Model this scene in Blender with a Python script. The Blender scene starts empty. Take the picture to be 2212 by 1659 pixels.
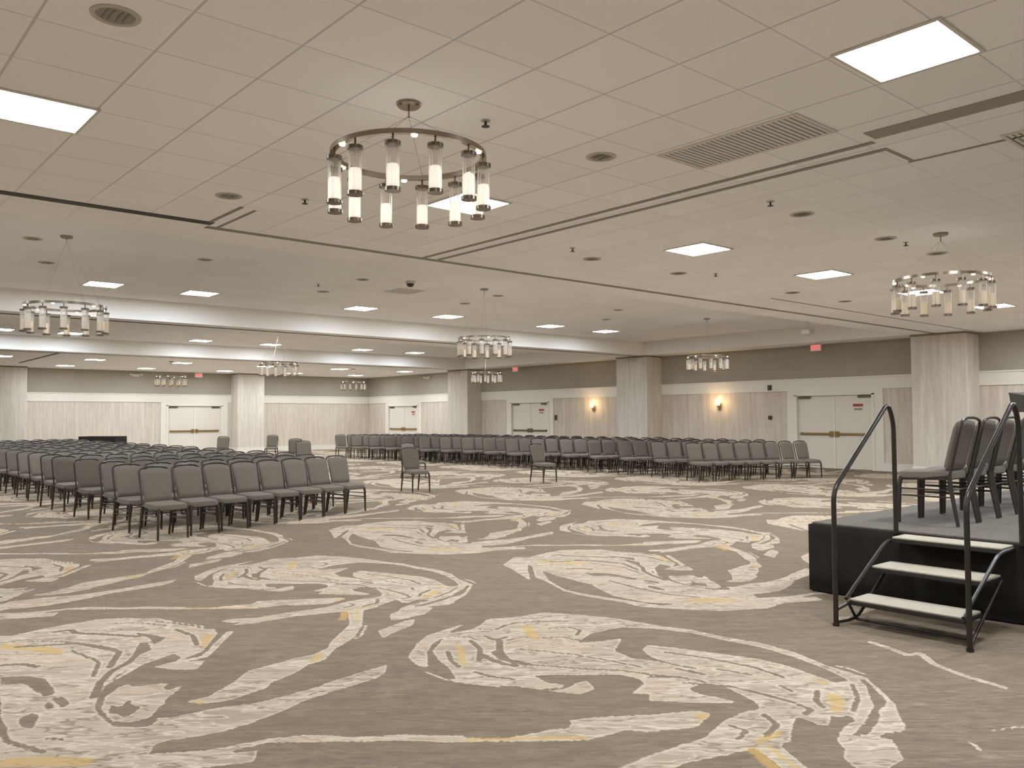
import bpy, math, random
import numpy as np
from mathutils import Vector, Matrix
random.seed(7)
PI = math.pi
scene = bpy.context.scene
COL = scene.collection

# ------------------------------------------------------------------ camera
CAM_M = [[0.755904, 0.022695, 0.654289], [-0.654664, 0.033889, 0.75516], [-0.005034, -0.999168, 0.040474]]
cd = bpy.data.cameras.new('camera'); cam = bpy.data.objects.new('camera', cd); COL.objects.link(cam)
_r = [CAM_M[i][0] for i in range(3)]; _u = [-CAM_M[i][1] for i in range(3)]; _b = [-CAM_M[i][2] for i in range(3)]
cam.matrix_world = Matrix(((_r[0], _u[0], _b[0], 0), (_r[1], _u[1], _b[1], 0), (_r[2], _u[2], _b[2], 1.55), (0, 0, 0, 1)))
cd.sensor_width = 36.0; cd.lens = 36.0 * 1811.7 / 2212; cd.clip_start = .05; cd.clip_end = 200
scene.camera = cam
# ------------------------------------------------------------------ world, exposure
w = bpy.data.worlds.new('world'); scene.world = w; w.use_nodes = True
w.node_tree.nodes['Background'].inputs[0].default_value = (.9, .85, .75, 1)
w.node_tree.nodes['Background'].inputs[1].default_value = .05
vs = scene.view_settings
vs.view_transform = 'Standard'; vs.look = 'None'; vs.gamma = 1; vs.use_curve_mapping = False
vs.exposure = 0.1
PANEL_W = 74.0           # emission of the ceiling panels
CHAND_W = 3.0            # watts in each chandelier
scene.cycles.max_bounces = 7; scene.cycles.diffuse_bounces = 5; scene.cycles.glossy_bounces = 2
scene.cycles.use_adaptive_sampling = True; scene.cycles.adaptive_threshold = .12; scene.cycles.adaptive_min_samples = 16
scene.cycles.transparent_max_bounces = 14
scene.cycles.sample_clamp_indirect = 4.0
scene.cycles.caustics_reflective = False; scene.cycles.caustics_refractive = False

# ------------------------------------------------------------------ materials
def srgb(r, g, b):
    f = lambda c: (c/255/12.92) if c/255 <= .04045 else ((c/255+.055)/1.055)**2.4
    return (f(r), f(g), f(b), 1)
def mat(name, col, rough=.6, metal=0, noise=None, bump=0, emit=None, es=0):
    m = bpy.data.materials.new(name); m.use_nodes = True; nt = m.node_tree; n = nt.nodes; l = nt.links
    b = n['Principled BSDF']; b.inputs['Base Color'].default_value = col
    b.inputs['Roughness'].default_value = rough; b.inputs['Metallic'].default_value = metal
    if noise:
        sc, amt = noise
        tc = n.new('ShaderNodeTexCoord'); mp = n.new('ShaderNodeMapping'); nz = n.new('ShaderNodeTexNoise'); mx = n.new('ShaderNodeMix')
        mp.inputs['Scale'].default_value = sc if isinstance(sc, tuple) else (sc, sc, sc)
        nz.inputs['Scale'].default_value = 1; nz.inputs['Detail'].default_value = 3
        l.new(tc.outputs['Object'], mp.inputs[0]); l.new(mp.outputs[0], nz.inputs['Vector'])
        mx.data_type = 'RGBA'
        cr = n.new('ShaderNodeMapRange'); cr.inputs[1].default_value = .3; cr.inputs[2].default_value = .7
        l.new(nz.outputs['Fac'], cr.inputs[0]); l.new(cr.outputs[0], mx.inputs[0])
        mx.inputs[6].default_value = tuple(c*(1-amt) for c in col[:3]) + (1,)
        mx.inputs[7].default_value = tuple(min(1, c*(1+amt)) for c in col[:3]) + (1,)
        l.new(mx.outputs[2], b.inputs['Base Color'])
        if bump:
            bp = n.new('ShaderNodeBump'); bp.inputs['Strength'].default_value = bump; bp.inputs['Distance'].default_value = .01
            l.new(nz.outputs['Fac'], bp.inputs['Height']); l.new(bp.outputs[0], b.inputs['Normal'])
    if emit:
        b.inputs['Emission Color'].default_value = emit; b.inputs['Emission Strength'].default_value = es
    return m
class G:
    """tiny node helper"""
    def __init__(s, m): s.nt = m.node_tree; s.n = s.nt.nodes; s.l = s.nt.links
    def node(s, t): return s.n.new('ShaderNode' + t)
    def math(s, op, a, b=None, c=None, clamp=False):
        k = s.node('Math'); k.operation = op; k.use_clamp = clamp
        for i, v in enumerate((a, b, c)):
            if v is None: continue
            if isinstance(v, (int, float)): k.inputs[i].default_value = v
            else: s.l.new(v, k.inputs[i])
        return k.outputs[0]
    def mix(s, f, a, b):
        k = s.node('Mix'); k.data_type = 'RGBA'
        for i, v in ((0, f), (6, a), (7, b)):
            if isinstance(v, (int, float, tuple)): k.inputs[i].default_value = v
            else: s.l.new(v, k.inputs[i])
        return k.outputs[2]
    def noise(s, vec, scale, detail=3, rough=.5):
        mp = s.node('Mapping'); mp.inputs['Scale'].default_value = scale if isinstance(scale, tuple) else (scale,)*3
        s.l.new(vec, mp.inputs[0]); k = s.node('TexNoise'); k.inputs['Scale'].default_value = 1
        k.inputs['Detail'].default_value = detail; k.inputs['Roughness'].default_value = rough
        s.l.new(mp.outputs[0], k.inputs['Vector']); return k.outputs['Fac']
    def ramp(s, v, lo, hi):
        k = s.node('MapRange'); k.inputs[1].default_value = lo; k.inputs[2].default_value = hi
        s.l.new(v, k.inputs[0]); return k.outputs[0]

M = {}
M['white_paint'] = mat('white_paint', srgb(230, 224, 210), .45)
M['door_paint'] = mat('door_paint', srgb(224, 216, 199), .4)
M['taupe_paint'] = mat('taupe_paint', srgb(168, 160, 143), .8, noise=(1.2, .04))
M['soffit_paint'] = mat('soffit_paint', srgb(240, 236, 229), .85)
M['track'] = mat('track', srgb(132, 126, 116), .5)
M['track_dark'] = mat('track_dark', srgb(62, 56, 48), .6)  # dark tone stands in for shade inside the recessed track slots
M['chair_frame'] = mat('chair_frame', srgb(60, 54, 46), .35, .3)
M['fabric'] = mat('fabric', srgb(114, 106, 94), .9, noise=(140, .2), bump=.15)
M['piping'] = mat('piping', srgb(60, 55, 47), .8)
M['black_metal'] = mat('black_metal', srgb(52, 47, 40), .32, .4)
M['black_cloth'] = mat('black_cloth', srgb(28, 22, 15), .95, noise=((30, 30, 3), .15))
M['deck_carpet'] = mat('deck_carpet', srgb(104, 96, 84), .95, noise=(25, .1))
M['deck_edge'] = mat('deck_edge', srgb(60, 55, 48), .5)
M['tread'] = mat('tread', srgb(186, 176, 154), .6, noise=((40, 40, 40), .08))
M['tread_edge'] = mat('tread_edge', srgb(30, 27, 23), .5)
M['chrome'] = mat('chrome', srgb(190, 182, 168), .18, .95)
M['dark_chrome'] = mat('dark_chrome', srgb(150, 138, 122), .25, .9)
M['can_trim'] = mat('can_trim', srgb(190, 184, 172), .4, .3)
M['can_inner'] = mat('can_inner', srgb(150, 144, 134), .35, .3)
M['cap_metal'] = mat('cap_metal', srgb(112, 100, 86), .3, .85)
M['brass'] = mat('brass', srgb(168, 140, 84), .3, .9)
M['bronze'] = mat('bronze', srgb(110, 98, 78), .35, .8)
M['dark_plastic'] = mat('dark_plastic', srgb(52, 46, 38), .5)
M['vent'] = mat('vent', srgb(214, 210, 203), .5)
M['vent_back'] = mat('vent_back', srgb(150, 145, 136), .6)
M['white_plastic'] = mat('white_plastic', srgb(210, 205, 195), .5)
M['panel_glow'] = mat('panel_glow', (1, 1, 1, 1), .5, emit=(.82, .90, 1, 1), es=PANEL_W)
M['bulb'] = mat('bulb', (1, 1, 1, 1), .5, emit=(1, .84, .5, 1), es=3)
M['tube_lamp'] = mat('tube_lamp', (1, 1, 1, 1), .5, emit=(1, .95, .86, 1), es=.45)  # bright refracted light in the glass tubes, put in as emission
M['sconce_glow'] = mat('sconce_glow', (1, .9, .7, 1), .5, emit=(1, .74, .42, 1), es=4)
M['exit_red'] = mat('exit_red', srgb(200, 70, 80), .5, emit=(1, .12, .12, 1), es=.9)
M['exit_face'] = mat('exit_face', srgb(205, 165, 150), .5, emit=(1, .4, .35, 1), es=.25)
M['sign_red'] = mat('sign_red', srgb(170, 70, 60), .6)
M['sign_grey'] = mat('sign_grey', srgb(110, 100, 90), .6)
for k in ('bulb', 'tube_lamp', 'exit_red', 'exit_face'): M[k].cycles.emission_sampling = 'NONE'

def glass_mat():
    m = bpy.data.materials.new('ribbed_glass'); m.use_nodes = True; g = G(m); b = g.n['Principled BSDF']
    b.inputs['Base Color'].default_value = (.95, .92, .87, 1); b.inputs['Roughness'].default_value = .12
    out = g.n['Material Output']; tr = g.node('BsdfTransparent'); tr.inputs[0].default_value = (.93, .9, .86, 1)
    ms = g.node('MixShader'); fr = g.node('Fresnel'); fr.inputs[0].default_value = 1.5
    f = g.math('ADD', fr.outputs[0], .16, clamp=True)
    g.l.new(f, ms.inputs[0]); g.l.new(tr.outputs[0], ms.inputs[1]); g.l.new(b.outputs[0], ms.inputs[2]); g.l.new(ms.outputs[0], out.inputs[0])
    return m
M['glass'] = glass_mat()

def wallpaper(name, a, b_):
    m = bpy.data.materials.new(name); m.use_nodes = True; g = G(m); b = g.n['Principled BSDF']; b.inputs['Roughness'].default_value = .75
    tc = g.node('TexCoord').outputs['Object']
    n1 = g.ramp(g.noise(tc, (9, 9, .55), 4, .6), .32, .68)
    n2 = g.ramp(g.noise(tc, (28, 28, 2.2), 2), .35, .65)
    c = g.mix(n1, a, b_)
    c = g.mix(g.math('MULTIPLY', n2, .35), c, tuple(v*.78 for v in b_[:3]) + (1,))
    g.l.new(c, b.inputs['Base Color']); return m
M['wallpaper'] = wallpaper('wallpaper', srgb(224, 212, 195), srgb(200, 187, 169))
M['column_paper'] = wallpaper('column_paper', srgb(222, 214, 200), srgb(204, 194, 179))

def ceiling_mat():
    m = bpy.data.materials.new('ceiling_tile'); m.use_nodes = True; g = G(m); b = g.n['Principled BSDF']; b.inputs['Roughness'].default_value = .9
    tc = g.node('TexCoord').outputs['Object']; sx = g.node('SeparateXYZ'); g.l.new(tc, sx.inputs[0])
    P = .6215
    def line(v, off, wd):
        t = g.math('FRACT', g.math('DIVIDE', g.math('SUBTRACT', v, off - 50*P), P))
        d = g.math('ABSOLUTE', g.math('SUBTRACT', t, .5))
        return g.ramp(d, .5 - wd/P, .5 - wd/P*.3)
    lx = line(sx.outputs[0], 1.585, .011); ly = line(sx.outputs[1], 4.37, .008)
    ln = g.math('MAXIMUM', lx, g.math('MULTIPLY', ly, .8))
    cell = g.node('CombineXYZ')
    g.l.new(g.math('FLOOR', g.math('DIVIDE', g.math('SUBTRACT', sx.outputs[0], 1.585), P)), cell.inputs[0])
    g.l.new(g.math('FLOOR', g.math('DIVIDE', g.math('SUBTRACT', sx.outputs[1], 4.37), P)), cell.inputs[1])
    wn = g.node('TexWhiteNoise'); g.l.new(cell.outputs[0], wn.inputs[0])
    base = g.mix(wn.outputs[0], srgb(250, 249, 248), srgb(244, 243, 241))
    base = g.mix(g.math('MULTIPLY', g.ramp(g.noise(tc, 160, 2), .4, .75), .12), base, srgb(190, 182, 168))
    near = g.math('SUBTRACT', 1.0, g.ramp(sx.outputs[1], 7.5, 10.5)); hz = g.math('SUBTRACT', 1.0, g.math('MULTIPLY', g.ramp(sx.outputs[0], 5.5, 8), .6))
    c = g.mix(g.math('MULTIPLY', g.math('MULTIPLY', ln, .5), g.math('MULTIPLY', near, hz)), base, srgb(140, 134, 122))
    g.l.new(c, b.inputs['Base Color']); return m
M['ceiling'] = ceiling_mat()

def carpet_mat():
    m = bpy.data.materials.new('marbled_carpet'); m.use_nodes = True; g = G(m); b = g.n['Principled BSDF']; b.inputs['Roughness'].default_value = 1
    b.inputs['Specular IOR Level'].default_value = .1
    tc = g.node('TexCoord').outputs['Object']
    def attr(n):
        a = g.node('Attribute'); a.attribute_name = n; return a.outputs['Fac']
    rot = g.node('Mapping'); rot.inputs['Rotation'].default_value = (0, 0, math.radians(41)); g.l.new(tc, rot.inputs[0]); uv = rot.outputs[0]
    j = g.math('MULTIPLY', g.math('SUBTRACT', g.noise(uv, (16, 48, 1), 3, .75), .5), 1.3)
    cr = g.ramp(g.math('ADD', attr('cream'), j), .40, .58)
    ye = g.ramp(g.math('ADD', attr('yellow'), g.math('MULTIPLY', j, 1.7)), .42, .85)
    streak = g.ramp(g.noise(uv, (9, 46, 1), 2, .7), .3, .7)
    broad = g.ramp(g.noise(uv, (.7, 1.6, 1), 1), .35, .65)
    base = g.mix(streak, srgb(120, 105, 88), srgb(150, 135, 115))
    base = g.mix(g.math('MULTIPLY', broad, .4), base, srgb(131, 117, 95))
    s2 = g.ramp(g.noise(uv, (2.4, 11, 1), 4, .75), .42, .6)
    base = g.mix(g.math('MULTIPLY', s2, .5), base, srgb(110, 97, 80))
    fleck = g.ramp(g.noise(uv, (4, 22, 1), 3, .75), .6, .68)
    base = g.mix(g.math('MULTIPLY', fleck, .38), base, srgb(176, 159, 135))
    cream = g.mix(streak, srgb(172, 156, 135), srgb(200, 185, 164))
    reg = g.ramp(g.noise(uv, (.8, 2.6, 1), 1, .6), .42, .58)
    cream = g.mix(g.math('MULTIPLY', reg, .4), cream, srgb(168, 156, 137))
    mott = g.ramp(g.noise(uv, (1.5, 5.5, 1), 4, .72), .54, .585)
    cream = g.mix(g.math('MULTIPLY', mott, .6), cream, srgb(156, 141, 120))
    wv2 = g.noise(uv, (1.7, 5.5, 1), 3, .65)
    v2 = g.math('SUBTRACT', 1.0, g.ramp(g.math('ABSOLUTE', g.math('SUBTRACT', wv2, .46)), .004, .02))
    cream = g.mix(g.math('MULTIPLY', v2, .8), cream, srgb(135, 118, 97))
    v3 = g.math('SUBTRACT', 1.0, g.ramp(g.math('ABSOLUTE', g.math('SUBTRACT', wv2, .52)), .004, .02))
    cream = g.mix(g.math('MULTIPLY', v3, .6), cream, srgb(221, 207, 186))
    pk = g.ramp(broad, .5, .9)
    cream = g.mix(g.math('MULTIPLY', pk, .35), cream, srgb(197, 170, 148))
    # pale outline where cream meets the ground
    rim = g.math('MULTIPLY', g.ramp(attr('cream'), .95, .6), g.ramp(attr('cream'), .3, .5))
    cream = g.mix(g.math('MULTIPLY', rim, .5), cream, srgb(217, 202, 178))
    c = g.mix(cr, base, cream); c = g.mix(g.math('MULTIPLY', ye, .62), c, srgb(201, 163, 93))
    fib = g.ramp(g.noise(tc, 420, 0), .2, .8)
    c = g.mix(g.math('MULTIPLY', fib, .16), c, srgb(95, 82, 64))
    g.l.new(c, b.inputs['Base Color'])
    return m
M['carpet'] = carpet_mat()

# ------------------------------------------------------------------ mesh helpers
class MB:
    def __init__(s): s.v = []; s.f = []; s.mi = []; s.sm = []
    def add(s, vs, fs, mi=0, smooth=False):
        o = len(s.v); s.v += [tuple(p) for p in vs]
        for f in fs: s.f.append(tuple(i + o for i in f)); s.mi.append(mi); s.sm.append(smooth)
        return s
    def box(s, x0, x1, y0, y1, z0, z1, mi=0):
        v = [(x, y, z) for z in (z0, z1) for y in (y0, y1) for x in (x0, x1)]
        return s.add(v, [(0, 2, 3, 1), (4, 5, 7, 6), (0, 1, 5, 4), (2, 6, 7, 3), (0, 4, 6, 2), (1, 3, 7, 5)], mi)
    def bbox(s, x0, x1, y0, y1, z0, z1, b=.004, mi=0):
        """box with chamfered edges"""
        vs = []; cx, cy, cz = (x0+x1)/2, (y0+y1)/2, (z0+z1)/2; hx, hy, hz = (x1-x0)/2, (y1-y0)/2, (z1-z0)/2
        b = min(b, hx*.9, hy*.9, hz*.9); idx = {}
        for sx in (-1, 1):
            for sy in (-1, 1):
                for sz in (-1, 1):
                    for ax in range(3):
                        h = [hx-b, hy-b, hz-b]; h[ax] += b
                        idx[(sx, sy, sz, ax)] = len(vs); vs.append((cx+sx*h[0], cy+sy*h[1], cz+sz*h[2]))
        fs = []
        for ax in range(3):
            a, c = [(1, 2), (2, 0), (0, 1)][ax]
            for sg in (-1, 1):
                q = []
                for p, r in ((-1, -1), (1, -1), (1, 1), (-1, 1)):
                    k = [0, 0, 0]; k[ax] = sg; k[a] = p; k[c] = r; q.append(idx[(*k, ax)])
                fs.append(tuple(q if sg > 0 else q[::-1]))
        for ax in range(3):
            a, c = [(1, 2), (2, 0), (0, 1)][ax]
            for p in (-1, 1):
                for r in (-1, 1):
                    k0 = [0, 0, 0]; k1 = [0, 0, 0]; k0[ax] = -1; k1[ax] = 1
                    for k in (k0, k1): k[a] = p; k[c] = r
                    q = [idx[(*k0, a)], idx[(*k1, a)], idx[(*k1, c)], idx[(*k0, c)]]
                    fs.append(tuple(q if p*r < 0 else q[::-1]))
        for sx in (-1, 1):
            for sy in (-1, 1):
                for sz in (-1, 1):
                    q = [idx[(sx, sy, sz, i)] for i in range(3)]
                    fs.append(tuple(q if sx*sy*sz > 0 else q[::-1]))
        return s.add(vs, fs, mi)
    def tube(s, pts, r, n=8, mi=0, closed=False, cap=True):
        P = [Vector(p) for p in pts]; m = len(P); rs = r if isinstance(r, (list, tuple)) else [r]*m
        rings = []; up = None
        for i, p in enumerate(P):
            if closed: d = (P[(i+1) % m] - P[i-1])
            else: d = (P[min(i+1, m-1)] - P[max(i-1, 0)])
            d.normalize()
            if up is None:
                up = Vector((0, 0, 1)) if abs(d.z) < .9 else Vector((0, 1, 0))
            a = d.cross(up); a.normalize(); bb = a.cross(d); bb.normalize(); up = bb
            rings.append([p + (a*math.cos(t) + bb*math.sin(t))*rs[i] for t in [2*PI*k/n for k in range(n)]])
        vs = [q for R in rings for q in R]; fs = []
        for i in range(m if closed else m-1):
            j = (i+1) % m
            for k in range(n): fs.append((i*n+k, i*n+(k+1) % n, j*n+(k+1) % n, j*n+k))
        if cap and not closed: fs += [tuple(range(n))[::-1], tuple((m-1)*n+k for k in range(n))]
        return s.add(vs, fs, mi, True)
    def lathe(s, prof, cx=0, cy=0, n=20, mi=0, rib=0):
        vs = []; fs = []; m = len(prof)
        for r, z in prof:
            for k in range(n):
                t = 2*PI*k/n; q = r*(1 - (rib if k % 2 else 0)); vs.append((cx+q*math.cos(t), cy+q*math.sin(t), z))
        for i in range(m-1):
            for k in range(n): fs.append((i*n+k, i*n+(k+1) % n, (i+1)*n+(k+1) % n, (i+1)*n+k))
        return s.add(vs, fs, mi, True)
    def loft(s, rings, mi=0, caps=True):
        n = len(rings[0]); vs = [p for r in rings for p in r]; fs = []
        for i in range(len(rings)-1):
            for k in range(n): fs.append((i*n+k, i*n+(k+1) % n, (i+1)*n+(k+1) % n, (i+1)*n+k))
        if caps: fs += [tuple(range(n))[::-1], tuple((len(rings)-1)*n+k for k in range(n))]
        return s.add(vs, fs, mi, True)
    def build(s, name, mats, parent=None, loc=None, auto=True):
        me = bpy.data.meshes.new(name); me.from_pydata(s.v, [], s.f)
        for m in (mats if isinstance(mats, (list, tuple)) else [mats]): me.materials.append(m)
        me.polygons.foreach_set('material_index', s.mi); me.polygons.foreach_set('use_smooth', s.sm); me.update()
        if any(s.sm) and auto:
            try: me.set_sharp_from_angle(angle=math.radians(42))
            except Exception: pass
        o = bpy.data.objects.new(name, me); COL.objects.link(o)
        if parent: o.parent = parent
        if loc: o.location = loc
        return o
def empty(name, loc, rz=0):
    o = bpy.data.objects.new(name, None); COL.objects.link(o); o.location = loc; o.rotation_euler = (0, 0, rz); o.empty_display_size = .1
    return o
def tag(o, label, cat, group=None):
    o['label'] = label; o['category'] = cat
    if group: o['group'] = group
    return o
def struct(o, label=None, cat=None):
    o['kind'] = 'structure'
    if label: o['label'] = label
    if cat: o['category'] = cat
    return o
KIDS = {}
def kids(o):
    if o.name not in KIDS: KIDS[o.name] = [c for c in bpy.data.objects if c.parent == o]
    return KIDS[o.name]
def dup(root, loc, rz=0, label=None, group=None):
    r = root.copy(); COL.objects.link(r); r.location = loc; r.rotation_euler = (0, 0, rz)
    if label: r['label'] = label
    if group: r['group'] = group
    for ch in kids(root):
        c = ch.copy(); COL.objects.link(c); c.parent = r
        for g in kids(ch):
            d = g.copy(); COL.objects.link(d); d.parent = c
    return r

# ------------------------------------------------------------------ room shell
XR, YB, XL, YF = 23.4, 38.65, -5.0, -7.0      # wall planes
H, HC = 3.7, 4.15                              # flat ceiling, raised coffers
ZW, ZR = 2.33, 2.69                            # white band on the walls
DOORS_R = [(11.32, 13.71), (24.75, 27.04), (34.04, 36.66)]
DOORS_B = [(12.99, 15.45)]
DTOP = 2.2

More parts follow.
